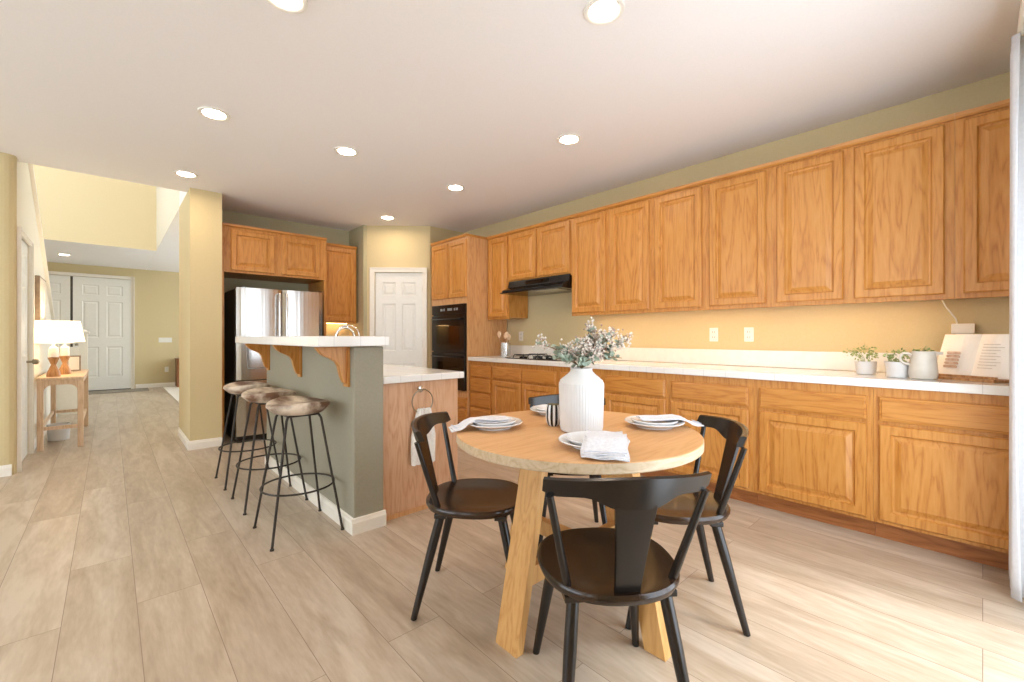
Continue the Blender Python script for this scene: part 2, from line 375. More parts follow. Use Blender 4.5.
# ------------------------------------------------------------------ doors
def six_panel(mb, w, h, t=0.035, mat=None):
    """slab front at y=0 (facing -y), from x 0..w, z 0..h"""
    st = 0.115 * w / 0.76; mid = 0.10 * w / 0.76; pwid = (w - 2 * st - mid) / 2
    zs = [(0.115 * h, 0.385 * h), (0.47 * h, 0.79 * h), (0.845 * h, 0.935 * h)]
    xs = [(st, st + pwid), (st + pwid + mid, w - st)]
    # slab body built of stiles and rails so that the panels can be recessed
    mb.box(0, xs[0][0], 0, t, 0, h, mat); mb.box(xs[0][1], xs[1][0], 0, t, 0, h, mat); mb.box(xs[1][1], w, 0, t, 0, h, mat)
    for x0, x1 in xs:
        prev = 0
        for z0, z1 in zs:
            mb.box(x0, x1, 0, t, prev, z0, mat); prev = z1
            mb.rings(x0, x1, z0, z1, 0, [(0, 0), (0.012, 0.009), (0.022, 0.009), (0.045, 0.002)], mat)
        mb.box(x0, x1, 0, t, prev, h, mat)
    return mb
def casing(name, w, h, loc, rotz, cw=0.06):
    mb = MB()
    mb.box(-cw, 0, -0.018, 0.0, 0, h); mb.box(w, w + cw, -0.018, 0.0, 0, h); mb.box(-cw, w + cw, -0.018, 0, h, h + cw)
    mb.box(-cw - .001, -cw + .015, -0.026, -.001, 0, h + cw - .015); mb.box(w + cw - .015, w + cw + .001, -0.026, -.001, 0, h + cw - .015); mb.box(-cw - .001, w + cw + .001, -.026, -.001, h + cw - .015, h + cw + .001)
    return struct(name, mb, M['trim'], loc=loc, rotz=rotz)
def hinge(parent, x, z):
    o = MB().box(x - .006, x + .006, -0.008, 0.004, z - .045, z + .045).build('hinge', M['brass'], parent); return o
# pantry door
pl = Vector((2.573, 5.697, 0)) + pd.normalized() * dx0
d = struct('door_1', six_panel(MB(), dx1 - dx0 - .006, dtop - .012), M['door'], loc=tuple(pl + Vector((0.003, 0, 0.008)) + Vector((pd.y, -pd.x, 0)).normalized() * -0.012), rotz=pang)
for z in (0.3, 1.05, 1.8): hinge(d, dx1 - dx0 - .002, z)
casing('trim_2', dx1 - dx0, dtop, tuple(pl), pang)
# entry double doors
for i, (x0, x1) in enumerate(((-1.50, -0.605), (-0.565, 0.34))):
    d = struct('door_%d' % (i + 2), six_panel(MB(), x1 - x0, 2.39), M['door'], loc=(x0, 12.80, 0.02))
    if i: MB().lathe([(0, 0), (.028, .0), (.03, .02), (.02, .04), (0, .05)], 12, (.06, -.03, 0.95)).build('door_handle', M['brass'], d)
struct('door_gap_shade', B(-0.603, -0.567, 12.815, 12.84, 0.02, 2.41), M['slot'])  # dark strip standing in for the shade between the door leaves
struct('trim_4', B(-1.5, 0.34, 12.79, 12.85, 0, 0.018), M['slot'])
casing('trim_5', 1.84, 2.42, (-1.5, 12.85, 0), 0).scale = (1, 3.2, 1)
# left hall door (in wall x = -0.58, seen at a sharp angle) : local x -> world +Y reversed
d = struct('door_4', six_panel(MB(), 0.736, 2.045), M['door'], loc=(-0.592, 5.602, 0.01), rotz=PI / 2)
for z in (0.25, 1.0, 1.8): hinge(d, 0.0, z)
kn = MB().tube([(0.66, 0, .9), (0.66, -.04, .9)], .011).lathe([(0, -.028), (.02, -.022), (.028, 0), (.02, .022), (0, .028)], 14, (.66, -.06, .9)); kn.build('door_handle', M['brass'], d)
casing('trim_6', 0.74, 2.04, (-0.58, 5.60, 0), PI / 2, .045)

# ------------------------------------------------------------------ cabinets
def rp_door(mb, x0, x1, z0, z1, y=-0.02, mat=None):
    w = min(x1 - x0, z1 - z0); fr = min(0.058, w * .2)
    mb.rings(x0, x1, z0, z1, y, [(0.0, 0.020), (0.0, 0.007), (0.007, 0.0), (fr - .008, 0.0), (fr, 0.012), (fr + .008, 0.013), (fr + .036, 0.002), (fr + .038, 0.002)], mat)
    return mb
def dr_front(mb, x0, x1, z0, z1, y=-0.02):
    mb.rings(x0, x1, z0, z1, y, [(0, .02), (0, .009), (.004, .005), (.010, .004), (.014, 0), (.016, 0)]); return mb
ANG = -PI / 2
def upper(x_face, y_far, y_near, z0, z1, doors, label, group, rot=True, depth=0.32, loc=None, crown=True):
    """doors = list of (far, near) in world Y"""
    W = y_far - y_near
    t = thing('upper_cabinet', label, 'cabinet', loc or (x_face, y_far, z0), ANG if rot else 0, group)
    h = z1 - z0
    b = MB().box(0.0005, W - .0005, 0, depth - .001, 0.0, h).box(.001, W - .001, .001, .02, -.016, -.0001); b.build('carcass', M['oak'], t)
    if crown:
        cr = MB().prism([(0, h), (-0.012, h), (-0.02, h + .012), (-0.024, h + .03), (0, h + .03)], 0.0005, W - .0005, 'x'); cr.build('crown_moulding', M['oakh'], t)
    for a, c_ in doors:
        rp_door(MB(), y_far - a, y_far - c_, 0.012, h - .016).build('door', M['oak'], t)
    return t
GU = 'wall cabinets along the right wall'
XU = 3.46
upper(XU, 4.185, 3.80, 1.38, 2.36, [(4.165, 3.815)], 'narrow tall oak wall cabinet between oven tower and hood cabinet', GU)
upper(XU, 3.80, 2.845, 1.80, 2.36, [(3.78, 3.345), (3.32, 2.865)], 'short two-door oak wall cabinet above the black range hood', GU)
upper(XU, 2.845, 1.955, 1.38, 2.36, [(2.83, 2.43), (2.38, 1.975)], 'two-door oak wall cabinet just right of the range hood', GU)
upper(XU, 1.955, 1.02, 1.38, 2.36, [(1.92, 1.515), (1.455, 1.055)], 'two-door oak wall cabinet at the middle of the long run', GU)
upper(XU, 1.02, 0.105, 1.38, 2.36, [(.985, .605), (.55, .145)], 'two-door oak wall cabinet above the potted plant and stoneware jug', GU)
upper(XU, 0.105, -0.245, 1.38, 2.36, [(.072, -.225)], 'oak wall cabinet beside the white curtain, above the open cookbook', GU)

XB = 3.18
def base_cab(y_far, y_near, fronts, label, x_face=XB, depth=.60, rot=True, loc=None, drawers_only=False, group='base cabinets along the right wall'):
    W = y_far - y_near
    t = thing('base_cabinet', label, 'cabinet', loc or (x_face, y_far, 0), ANG if rot else 0, group)
    MB().box(0.0005, W - .0005, 0, depth, 0.105, .865).build('carcass', M['oak'], t)
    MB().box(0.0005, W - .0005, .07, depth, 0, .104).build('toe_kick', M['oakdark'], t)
    for kind, a, c_ in fronts:
        x0, x1 = y_far - a, y_far - c_
        if kind == 'dd':
            dr_front(MB(), x0, x1, .68, .815).build('drawer', M['oakh'], t)
            rp_door(MB(), x0, x1, .125, .66).build('door', M['oak'], t)
        elif kind == 'd4':
            for z0, z1 in ((.68, .815), (.51, .66), (.33, .49), (.125, .31)): dr_front(MB(), x0, x1, z0, z1).build('drawer', M['oakh'], t)
    return t
base_cab(4.185, 3.775, [('d4', 4.165, 3.79)], 'oak base cabinet with four stacked drawers beside the oven tower')
base_cab(3.775, 2.79, [('dd', 3.75, 3.295), ('dd', 3.275, 2.805)], 'oak base cabinet with two drawers and two doors under the cooktop')
base_cab(2.79, 2.255, [('dd', 2.755, 2.285)], 'oak base cabinet behind the white vase, right of the cooktop')
base_cab(2.255, 1.645, [('dd', 2.235, 1.675)], 'oak base cabinet directly right of the white vase')
base_cab(1.645, 1.045, [('dd', 1.625, 1.075)], 'oak base cabinet behind the back of the right-hand chair')
base_cab(1.045, 0.42, [('dd', 1.01, .45)], 'oak base cabinet between the right-hand chair and the last cabinet by the curtain')
base_cab(0.42, -0.245, [('dd', .395, -.215)], 'oak base cabinet beside the white curtain, rightmost of the run')
# counter and splash
ct = MB().box(3.145, 3.785, YS + .003, 4.185, .868, .915, bev=.006); tag(ct.build('countertop', M['tile']), 'long white tiled countertop over the right wall cabinets', 'countertop')
tag(MB().box(3.765, 3.787, YS + .003, 4.18, .917, 1.045, bev=.003).build('backsplash', M['splash']), 'low white backsplash standing along the right wall countertop', 'backsplash')

# oven tower
t = thing('oven_cabinet', 'tall oak oven cabinet with two upper doors beside the pantry', 'cabinet', (3.15, 4.98, 0), ANG)
W = 4.98 - 4.19
b = MB(); b.box(0, .02, 0, .63, .105, 2.36); b.box(W - .02, W, 0, .63, .105, 2.36); b.box(.02, W - .02, 0, .63, 1.56, 2.36); b.box(.02, W - .02, 0, .63, .105, .495); b.box(.02, W - .02, .60, .63, .495, 1.56)
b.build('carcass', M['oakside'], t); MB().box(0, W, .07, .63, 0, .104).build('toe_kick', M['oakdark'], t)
MB().prism([(0, 2.36), (-.012, 2.36), (-.02, 2.372), (-.024, 2.39), (.63, 2.39), (.63, 2.36)], 0, W, 'x').build('crown_moulding', M['oakh'], t)
rp_door(MB(), .015, .385, 1.635, 2.335).build('door', M['oak'], t); rp_door(MB(), .405, .775, 1.635, 2.335).build('door', M['oak'], t)
dr_front(MB(), .015, .385, .30, .42).build('drawer', M['oakh'], t); dr_front(MB(), .405, .775, .30, .42).build('drawer', M['oakh'], t)
dr_front(MB(), .015, .385, .125, .28).build('drawer', M['oakh'], t); dr_front(MB(), .405, .775, .125, .28).build('drawer', M['oakh'], t)
t = thing('double_oven', 'black double wall oven built into the tall oak cabinet', 'oven', (3.15, 4.945, .50), ANG)
MB().box(.0, .735, 0.0, .5, 0, 1.055).build('body', M['blk'], t)
cp = MB().box(0, .735, -.022, 0, 0.935, 1.055, bev=.004).build('control_panel', M['blk'], t)
for x, wd in ((.20, .05), (.27, .03), (.36, .10), (.50, .03), (.55, .03)): MB().box(x, x + wd, -.0235, -.022, 0.98, 1.01).build('display', M['greyui'], cp)
for z0, z1 in ((.0, .455), (.468, .922)):
    dd = MB().box(.01, .725, -.03, 0, z0, z1, bev=.004).build('door', M['blk'], t)
    MB().rings(.12, .62, z0 + .09, z1 - .12, -.032, [(0, .002), (0, 0), (.004, 0)]).build('window', M['blkglass'], dd)
    MB().tube([(.06, -.03, z1 - .05), (.06, -.06, z1 - .05), (.10, -.068, z1 - .05), (.64, -.068, z1 - .05), (.68, -.06, z1 - .05), (.68, -.03, z1 - .05)], .009).build('handle', M['blk'], dd)

# range hood
t = thing('range_hood', 'black slanted range hood under the short oak cabinet', 'range hood', (XU, 3.79, 1.655), ANG)
MB().prism([(.32, .143), (-.012, .143), (-.03, .07), (-.12, .03), (-.125, .005), (.32, .005)], 0.01, .93, 'x').build('canopy', M['blk'], t)
MB().box(.002, .94, -.145, .32, -.008, .0045).build('lip', M['blk'], t)
MB().box(.30, .64, -.031, -.01, .085, .125, bev=.003).build('control_strip', M['blkglass'], t)
MB().box(.50, .85, -.11, .1, -.012, -.0085).build('filter', M['steel'], t)
# cooktop
t = thing('gas_cooktop', 'black gas cooktop set in the white counter below the hood', 'cooktop', (3.22, 3.60, .916), ANG)
MB().box(0, .78, 0, .50, 0, .008, bev=.003).build('glass_top', M['blkglass'], t)
for i, (x, y) in enumerate(((.15, .14), (.15, .37), (.58, .14), (.58, .37))):
    MB().lathe([(0, .008), (.045, .008), (.045, .016), (.03, .022), (0, .022)], 16, (x, y, 0)).build('burner', M['blk'], t)
    g = MB()
    for k in range(4):
        a = k * PI / 2 + PI / 4; g.tube([(x + .02 * math.cos(a), y + .02 * math.sin(a), .040), (x + .10 * math.cos(a), y + .10 * math.sin(a), .040), (x + .115 * math.cos(a), y + .115 * math.sin(a), .008)], .006, 6)
    g.tube([(x + .085 * math.cos(q * PI / 8), y + .085 * math.sin(q * PI / 8), .036) for q in range(16)], .005, 6, closed=True)
    g.build('grate', M['grate'], t)
for k in range(4): MB().lathe([(0, .008), (.018, .008), (.016, .028), (0, .03)], 12, (.37, .09 + k * .1, 0)).build('knob', M['blk'], t)

# fridge enclosure
t = thing('refrigerator_surround', 'oak fridge surround with side panels and two short doors over the refrigerator', 'cabinet', (0.882, 5.60, 0))
MB().box(0, .03, 0, .578, 0, 1.86).build('side_panel', M['oak'], t); MB().box(1.085, 1.115, 0, .578, 0, 1.86).build('side_panel', M['oak'], t)
MB().box(0, 1.115, 0, .578, 1.862, 2.36).build('carcass', M['oak'], t)
MB().prism([(0, 2.36), (-.012, 2.36), (-.02, 2.372), (-.024, 2.39), (.578, 2.39), (.578, 2.36)], 0, 1.115, 'x').build('crown_moulding', M['oakh'], t)
rp_door(MB(), .09, .525, 1.885, 2.33).build('door', M['oak'], t); rp_door(MB(), .60, 1.03, 1.885, 2.33).build('door', M['oak'], t)
# fridge
t = thing('refrigerator', 'stainless steel french door refrigerator inside the oak surround', 'refrigerator', (1.0, 5.46, 0))
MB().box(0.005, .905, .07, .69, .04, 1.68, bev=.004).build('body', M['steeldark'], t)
MB().box(0.01, .90, .02, .6, 0.0, .06).build('base_grille', M['blk'], t)
def curved(x0, x1, z0, z1, bul=.014):
    mb = MB(); n = 10; vs = []
    for i in range(n + 1):
        u = i / n; x = x0 + (x1 - x0) * u; y = -bul * (1 - (2 * u - 1) ** 2)
        e = .008 if i in (0, n) else 0
        vs += [(x, y + e, z0), (x, y + e, z1)]
    fs = [(2 * i, 2 * i + 2, 2 * i + 3, 2 * i + 1) for i in range(n)]
    o = len(vs); vs += [(x0, .065, z0), (x0, .065, z1), (x1, .065, z0), (x1, .065, z1)]
    fs += [(0, 1, o + 1, o), (2 * n, o + 2, o + 3, 2 * n + 1), (o, o + 1, o + 3, o + 2), tuple([1 + 2 * i for i in range(n + 1)] + [o + 3, o + 1]), tuple([2 * i for i in range(n + 1)][::-1] + [o, o + 2])]
    return mb.add(vs, fs, None, False)
dl = curved(0.0, .447, .68, 1.69).build('door', M['steel'], t); dr = curved(.455, .905, .68, 1.69).build('door', M['steel'], t); df = curved(0, .905, .07, .67).build('freezer_drawer', M['steel'], t)
for dd, x in ((dl, .415), (dr, .49)): MB().tube([(x, -.0, .80), (x, -.055, .81), (x, -.06, .84), (x, -.06, 1.60), (x, -.055, 1.63), (x, 0, 1.64)], .013, 10, sy=1).build('handle', M['steel'], dd)
MB().tube([(.10, 0, .60), (.10, -.055, .60), (.14, -.06, .60), (.76, -.06, .60), (.80, -.055, .60), (.80, 0, .60)], .013).build('handle', M['steel'], df)
ds = MB().rings(.10, .34, .80, 1.06, -.016, [(0, .004), (0, 0), (.01, 0), (.02, .012)]).build('water_dispenser', M['greyui'], dl)
for x in (.05, .855): MB().box(x, x + .05, .03, .11, 1.69, 1.705).build('hinge_cover', M['blk'], t)

# corner: upper + base + counter right of fridge
upper(0, .50, 0, 1.35, 2.36, [(.47, .03)], 'tall single-door oak wall cabinet between the fridge surround and the pantry', None, rot=False, depth=.30, loc=(2.0, 5.875, 1.35)).pop('group', None)
base_cab(.51, 0, [('dd', .48, .03)], 'oak base cabinet between refrigerator surround and pantry, behind the island', rot=False, loc=(2.0, 5.575, 0), depth=.60, group='base cabinets on the refrigerator wall')
tag(MB().box(2.0, 2.52, 5.54, 6.175, .868, .915, bev=.006).build('countertop', M['tile']), 'short white tiled countertop between refrigerator surround and pantry', 'countertop')
tag(MB().box(2.05, 2.45, 6.08, 6.11, 1.335, 1.349).build('under_cabinet_light', M['led']), 'warm light strip under the wall cabinet next to the fridge surround', 'light')
# under-cabinet lights on the right wall
for i, (y1, y0, z) in enumerate(((2.80, 2.00, 0), (1.92, 1.06, 0), (0.98, 0.14, 0))):
    t = thing('under_cabinet_light', ['warm under-cabinet light strip right of the range hood', 'warm under-cabinet light strip at the middle of the long run', 'warm under-cabinet light strip above the plant and jug'][i], 'light', (3.50, y1, 1.3685), ANG, 'under-cabinet light strips')
    MB().box(0, y1 - y0, 0, .05, .0045, .011).build('housing', M['plastic'], t); MB().box(.01, y1 - y0 - .01, .010, .040, 0, .004).build('lens', M['led'], t)

# ------------------------------------------------------------------ island
kw = MB().box(1.045, 1.231, 2.49, 4.42, 0, 1.092, bev=.008)
t = thing('kitchen_island', 'kitchen island with olive painted knee wall, raised bar side and oak end panel', 'kitchen island', (1.045, 2.49, 0))
MB().box(0, .186, 0, 1.93, 0, 1.092, bev=.008).build('knee_wall', M['stoneblue'], t)
MB().box(.188, .771, .045, 1.93, 0, .858).build('cabinet_body', M['oakpanel'], t)
MB().box(.188, .80, .005, 1.95, .860, .905, bev=.006).build('countertop', M['tile'], t)
bp = [(0, 0), (0.016, 0), (0.016, 0.066), (0.011, 0.076), (0.009, 0.088), (0, 0.092)]
bb = MB(); bb.prism([(-a, z) for a, z in bp], -.016, .196, 'x'); bb.prism([(-a, z) for a, z in bp], 0.0005, 1.93, 'y')
bb.build('baseboard', M['trim'], t)
MB().box(.19, .771, .037, .044, 0, .03).build('shoe_moulding', M['oakside'], t)
tag(MB().box(.825, 1.245, 2.44, 4.56, 1.095, 1.155, bev=.007).build('countertop', M['tile']), 'raised white tiled bar top resting on the island knee wall', 'countertop')
for i, y in enumerate((2.575, 3.45, 4.33)):
    t = thing('corbel', ['curved oak corbel under the bar top nearest the dining table', 'curved oak corbel under the middle of the bar top', 'curved oak corbel under the fridge end of the bar top'][i], 'corbel', (1.043, y, .855), 0, 'corbels under the bar top')
    pr = [(-.012, .02), (-.028, .022), (-.040, .045), (-.052, .085), (-.060, .125), (-.076, .150), (-.105, .168), (-.140, .183), (-.165, .203), (-.178, .222), (-.185, .226), (-.185, .238), (-.012, .238)]
    MB().prism([(a, z) for a, z in pr], -.02, .02, 'y').build('bracket', M['oak'], t, bevel=.002)
    MB().box(-.0125, 0, -.035, .035, 0, .238).build('back_plate', M['oak'], t)
# faucet
t = thing('kitchen_faucet', 'chrome gooseneck faucet rising behind the raised bar top', 'faucet', (1.385, 3.66, .9055))
MB().lathe([(0, 0), (.028, 0), (.028, .012), (.018, .03), (.016, .06), (0, .06)], 16).build('base', M['chrome'], t)
arc = [(0, 0, .05), (0, 0, .24)] + [(.075 - .075 * math.cos(a), 0, .24 + .085 * math.sin(a)) for a in [PI * k / 12 for k in range(1, 13)]] + [(.15, 0, .19)]
arc = [(a[0] * .8, -a[0] * .6, a[2]) for a in arc]
MB().tube(arc, .010).build('spout', M['chrome'], t)
MB().tube([(.0, .0, .06), (-.03, .06, .10)], [.008, .006]).build('handle', M['chrome'], t)
arc2 = [(a[0] * 1.25, a[1] * 1.25, min(a[2] + .018, .5)) for a in arc[1:]]
MB().tube(arc2, .005).build('spray_hose', M['chrome'], t)
# towel ring and towel
t = thing('towel_ring', 'metal towel ring fixed on the island end panel', 'towel ring', (1.508, 2.5265, .806))
MB().lathe([(0, 0), (.02, 0), (.022, .006), (.012, .012), (0, .012)], 16).build('mount', M['chrome'], t).rotation_euler.x = PI / 2
MB().tube([(0, -.004, 0), (0, -.03, 0)], .006).build('arm', M['chrome'], t)
MB().tube([(.078 * math.sin(a), -.03, -.078 + .078 * math.cos(a)) for a in [2 * PI * k / 28 for k in range(28)]], .004, 8, closed=True).build('ring', M['brass'], t)
def cloth_fold(w0, w1, h, n=14, m=12, t=.012):
    vs = []; fs = []
    for s_ in (-1, 1):
        for j in range(m + 1):
            v = j / m; wd = w0 + (w1 - w0) * min(1, v * 2.0)
            for i in range(n + 1):
                u = i / n - .5
                vs.append((u * wd, s_ * t / 2 + .007 * math.sin(i * 1.7 + v * 2) * (1 - .3 * v), -v * h - .004 * math.sin(i * 2.2)))
    N = (n + 1) * (m + 1)
    for s_ in (0, 1):
        for j in range(m):
            for i in range(n):
                a = s_ * N + j * (n + 1) + i; fs.append((a, a + 1, a + n + 2, a + n + 1))
    for j in range(m):
        for i in (0, n):
            a = j * (n + 1) + i; fs.append((a, a + n + 1, a + n + 1 + N, a + N))
    for i in range(n):
        for j in (0, m):
            a = j * (n + 1) + i; fs.append((a, a + 1, a + 1 + N, a + N))
    return MB().add(vs, fs, None, True)
tw = cloth_fold(.09, .17, .36, t=.02).build('hand_towel', M['towel'], None, (1.515, 2.496, .680)); tag(tw, 'white hand towel hanging from the ring on the island end', 'towel')

# ------------------------------------------------------------------ bar stools
def make_stool(label):
    t = thing('bar_stool', label, 'stool', (0, 0, 0), 0, 'bar stools along the island')
    st = MB(); n = 40; rings = [(.0, .695), (.10, .695), (.155, .705), (.185, .73), (.198, .752), (.196, .765), (.17, .768), (.10, .758), (.0, .752)]
    vs = []
    for r, z in rings[1:-1]:
        for k in range(n):
            a = 2 * PI * k / n; sad = .012 * (math.cos(2 * a)) * (r / .198) ** 2 if z > .74 else 0
            vs.append((r * .86 * math.cos(a), r * 1.02 * math.sin(a), z - sad))
    m_ = len(rings) - 2
    fs = [(i * n + k, i * n + (k + 1) % n, (i + 1) * n + (k + 1) % n, (i + 1) * n + k) for i in range(m_ - 1) for k in range(n)]
    fs.append(tuple(range(n))[::-1]); vs.append((0, 0, .752)); q = len(vs) - 1
    for k in range(n): fs.append(((m_ - 1) * n + k, (m_ - 1) * n + (k + 1) % n, q))
    st.add(vs, fs, None, True); st.build('seat', M['drift'], t)
    for sx in (-1, 1):
        for sy in (-1, 1):
            MB().tube([(sx * .085, sy * .095, .69), (sx * .095, sy * .105, .67), (sx * .19, sy * .19, .004)], .0072, 8).lathe([(0, 0), (.011, 0), (.011, .008), (0, .008)], 10, (sx * .19, sy * .19, 0)).build('leg', M['iron'], t)
    MB().tube([(sx * .085, sy * .095, .693) for sx, sy in ((-1, -1), (1, -1), (1, 1), (-1, 1))], .006, 8, closed=True).build('seat_frame', M['iron'], t)
    R = .198
    MB().tube([(R * math.cos(2 * PI * k / 40), R * math.sin(2 * PI * k / 40), .27) for k in range(40)], .0058, 8, closed=True).build('foot_ring', M['iron'], t)
    return t
s0 = make_stool('wood-topped iron bar stool nearest the dining table'); s0.location = (.83, 2.785, 0)
dup(s0, 'wood-topped iron bar stool between the two others at the island', (.83, 3.43, 0))
dup(s0, 'wood-topped iron bar stool farthest away, in front of the refrigerator', (.825, 4.05, 0))

# ------------------------------------------------------------------ dining table
TX, TY = 1.468, 1.188; TR = .507; TZ = .755
t = thing('dining_table', 'round pale wood dining table on splayed board legs', 'table', (TX, TY, 0))
tp = MB(); tp.lathe([(TR - .03, TZ - .038), (TR - .004, TZ - .038), (TR, TZ - .034), (TR, TZ - .003)], 96, mat=M['tableedge']); tp.lathe([(TR, TZ - .003), (TR - .003, TZ)], 96, mat=M['tabletop'])
tp.build('tabletop', M['tabletop'], t)
for k, (ux, uy) in enumerate(((-1, 0), (1, 0), (0, -1), (0, 1))):
    wt, th_ = (.115, .036) if ux else (.052, .085)
    a = .235; bq = .385; vs = []
    for z, r in ((0, bq), (TZ - .04, a)):
        for i, j in ((-1, -1), (1, -1), (1, 1), (-1, 1)):
            if ux: vs.append((ux * r + i * th_ / 2, j * wt / 2, z))
            else: vs.append((i * wt / 2, uy * r + j * th_ / 2, z))
    MB().add(vs, [(0, 3, 2, 1), (4, 5, 6, 7), (0, 1, 5, 4), (1, 2, 6, 5), (2, 3, 7, 6), (3, 0, 4, 7)]).build('leg', M['tableleg'], t, bevel=.002)
MB().box(-.33, .33, -.02, .02, .20, .27).build('stretcher', M['tableleg'], t); MB().box(-.019, .019, -.33, .33, .245, .31).build('stretcher', M['tableleg'], t)
MB().box(-.24, .24, -.035, .035, TZ - .075, TZ - .0385).build('apron', M['tableleg'], t)

# ------------------------------------------------------------------ dining chairs (local: faces +y, seat centre at origin)
def make_chair(label):
    t = thing('dining_chair', label, 'chair', (0, 0, 0), 0, 'black chairs around the dining table')
    # seat: rounded shield outline with a dished top
    n = 56; vs = []; N = []
    def outline(a):
        x = math.cos(a); y = math.sin(a)
        rx = .214; ry = .218 if y < 0 else .212
        e = 2.35
        r = (abs(x / rx) ** e + abs(y / ry) ** e) ** (-1 / e)
        px, py = r * x, r * y
        return px * (1 + .10 * py), py
    for s_, z in ((.90, .418), (.97, .424), (1.0, .438), (1.0, .446), (.975, .453), (.90, .452), (.7, .441), (.4, .436), (.15, .435)):
        for k in range(n):
            x, y = outline(2 * PI * k / n); dz = 0
            vs.append((x * s_, y * s_, z + dz))
    m_ = 9; fs = [(i * n + k, i * n + (k + 1) % n, (i + 1) * n + (k + 1) % n, (i + 1) * n + k) for i in range(m_ - 1) for k in range(n)]
    fs.append(tuple(range(n))[::-1]); fs.append(tuple((m_ - 1) * n + k for k in range(n)))
    MB().add(vs, fs, None, True).build('seat', M['blackseat'], t)
    for sx in (-1, 1):
        for fy in (1, -1):
            tx, ty = sx * .135, fy * .125; bx, by = sx * .188, fy * .222 if fy > 0 else -.228
            MB().tube([(tx, ty, .420), (tx + (bx - tx) * .35, ty + (by - ty) * .35, .275), (bx, by, 0)], [.0185, .019, .0125], 14).build('leg', M['black'], t)
        # corner block under seat
        for y0 in (-.15, .10): MB().box(sx * .135 - .03, sx * .135 + .03, y0, y0 + .05, .402, .421, bev=.003).build('corner_block', M['black'], t)
    # back: crest rail curved in plan, yoke shaped, thick ; merges down to splat
    vs = []; K = 28; sec = 4
    def crest(u):  # u -1..1 -> centre x, y, zlow, zhigh
        x = .232 * u; y = -.262 + .070 * abs(u) ** 2.2
        zt = .770 + .020 * (1 - u * u) + .006 * abs(u) ** 4
        drop = .052 + .036 * math.exp(-(abs(u) / .42) ** 4)
        if abs(u) > .9: drop -= (abs(u) - .9) * .12
        return x, y, zt - drop, zt
    fs = []
    for k in range(K + 1):
        u = -1 + 2 * k / K; x, y, z0, z1 = crest(u)
        nx, ny = -.5 * u ** 3 if abs(u) > .01 else 0, 1.0
        L = math.hypot(nx, ny); nx /= L; ny /= L; th_ = .011
        lean = .012
        vs += [(x - nx * th_, y - ny * th_ + lean, z0), (x + nx * th_, y + ny * th_ + lean, z0), (x + nx * th_, y + ny * th_ - lean * .3, z1 - .004), (x, y - lean * .3, z1), (x - nx * th_, y - ny * th_ - lean * .3, z1 - .004)]
    for k in range(K):
        for i in range(5): a = k * 5; fs.append((a + i, a + (i + 1) % 5, a + 5 + (i + 1) % 5, a + 5 + i))
    fs.append((0, 1, 2, 3, 4)); fs.append(tuple(K * 5 + i for i in (4, 3, 2, 1, 0)))
    MB().add(vs, fs, None, True).build('crest_rail', M['black'], t)
    # splat: tapered board from crest to seat
    vs = []; rows = []
    for j in range(7):
        v = j / 6; z = .448 + (.712 - .448) * v; hw_ = .036 + .021 * v ** 1.3; y = -.188 - .066 * v
        vs += [(-hw_, y - .007, z), (hw_, y - .007, z), (hw_, y + .007, z), (-hw_, y + .007, z)]
    fs = [(j * 4 + i, j * 4 + (i + 1) % 4, j * 4 + 4 + (i + 1) % 4, j * 4 + 4 + i) for j in range(6) for i in range(4)] + [(0, 3, 2, 1), (24, 25, 26, 27)]
    MB().add(vs, fs, None, False).build('splat', M['black'], t, bevel=.002)
    for sx in (-1, 1):
        MB().tube([(sx * .155, -.135, .446), (sx * .186, -.169, .58), (sx * .219, -.205, .728)], [.013, .0115, .0105], 10).build('spindle', M['black'], t)
    return t
def face(dx, dy): return math.atan2(dy, dx) - PI / 2
c0 = make_chair('dark wooden chair nearest the camera, its back turned to us'); c0.location = (1.158, .815, 0); c0.rotation_euler.z = face(.6, .8)
dup(c0, 'dark wooden chair on the left of the table, beside the island', (1.20, 1.53, 0), face(.67, -.74))
dup(c0, 'dark wooden chair on the right of the table, facing away from the cabinets', (1.792, .912, 0), face(-.67, .74))
dup(c0, 'dark wooden chair on the far side, mostly hidden behind table and vase', (1.93, 1.60, 0), face(-.7, -.71))

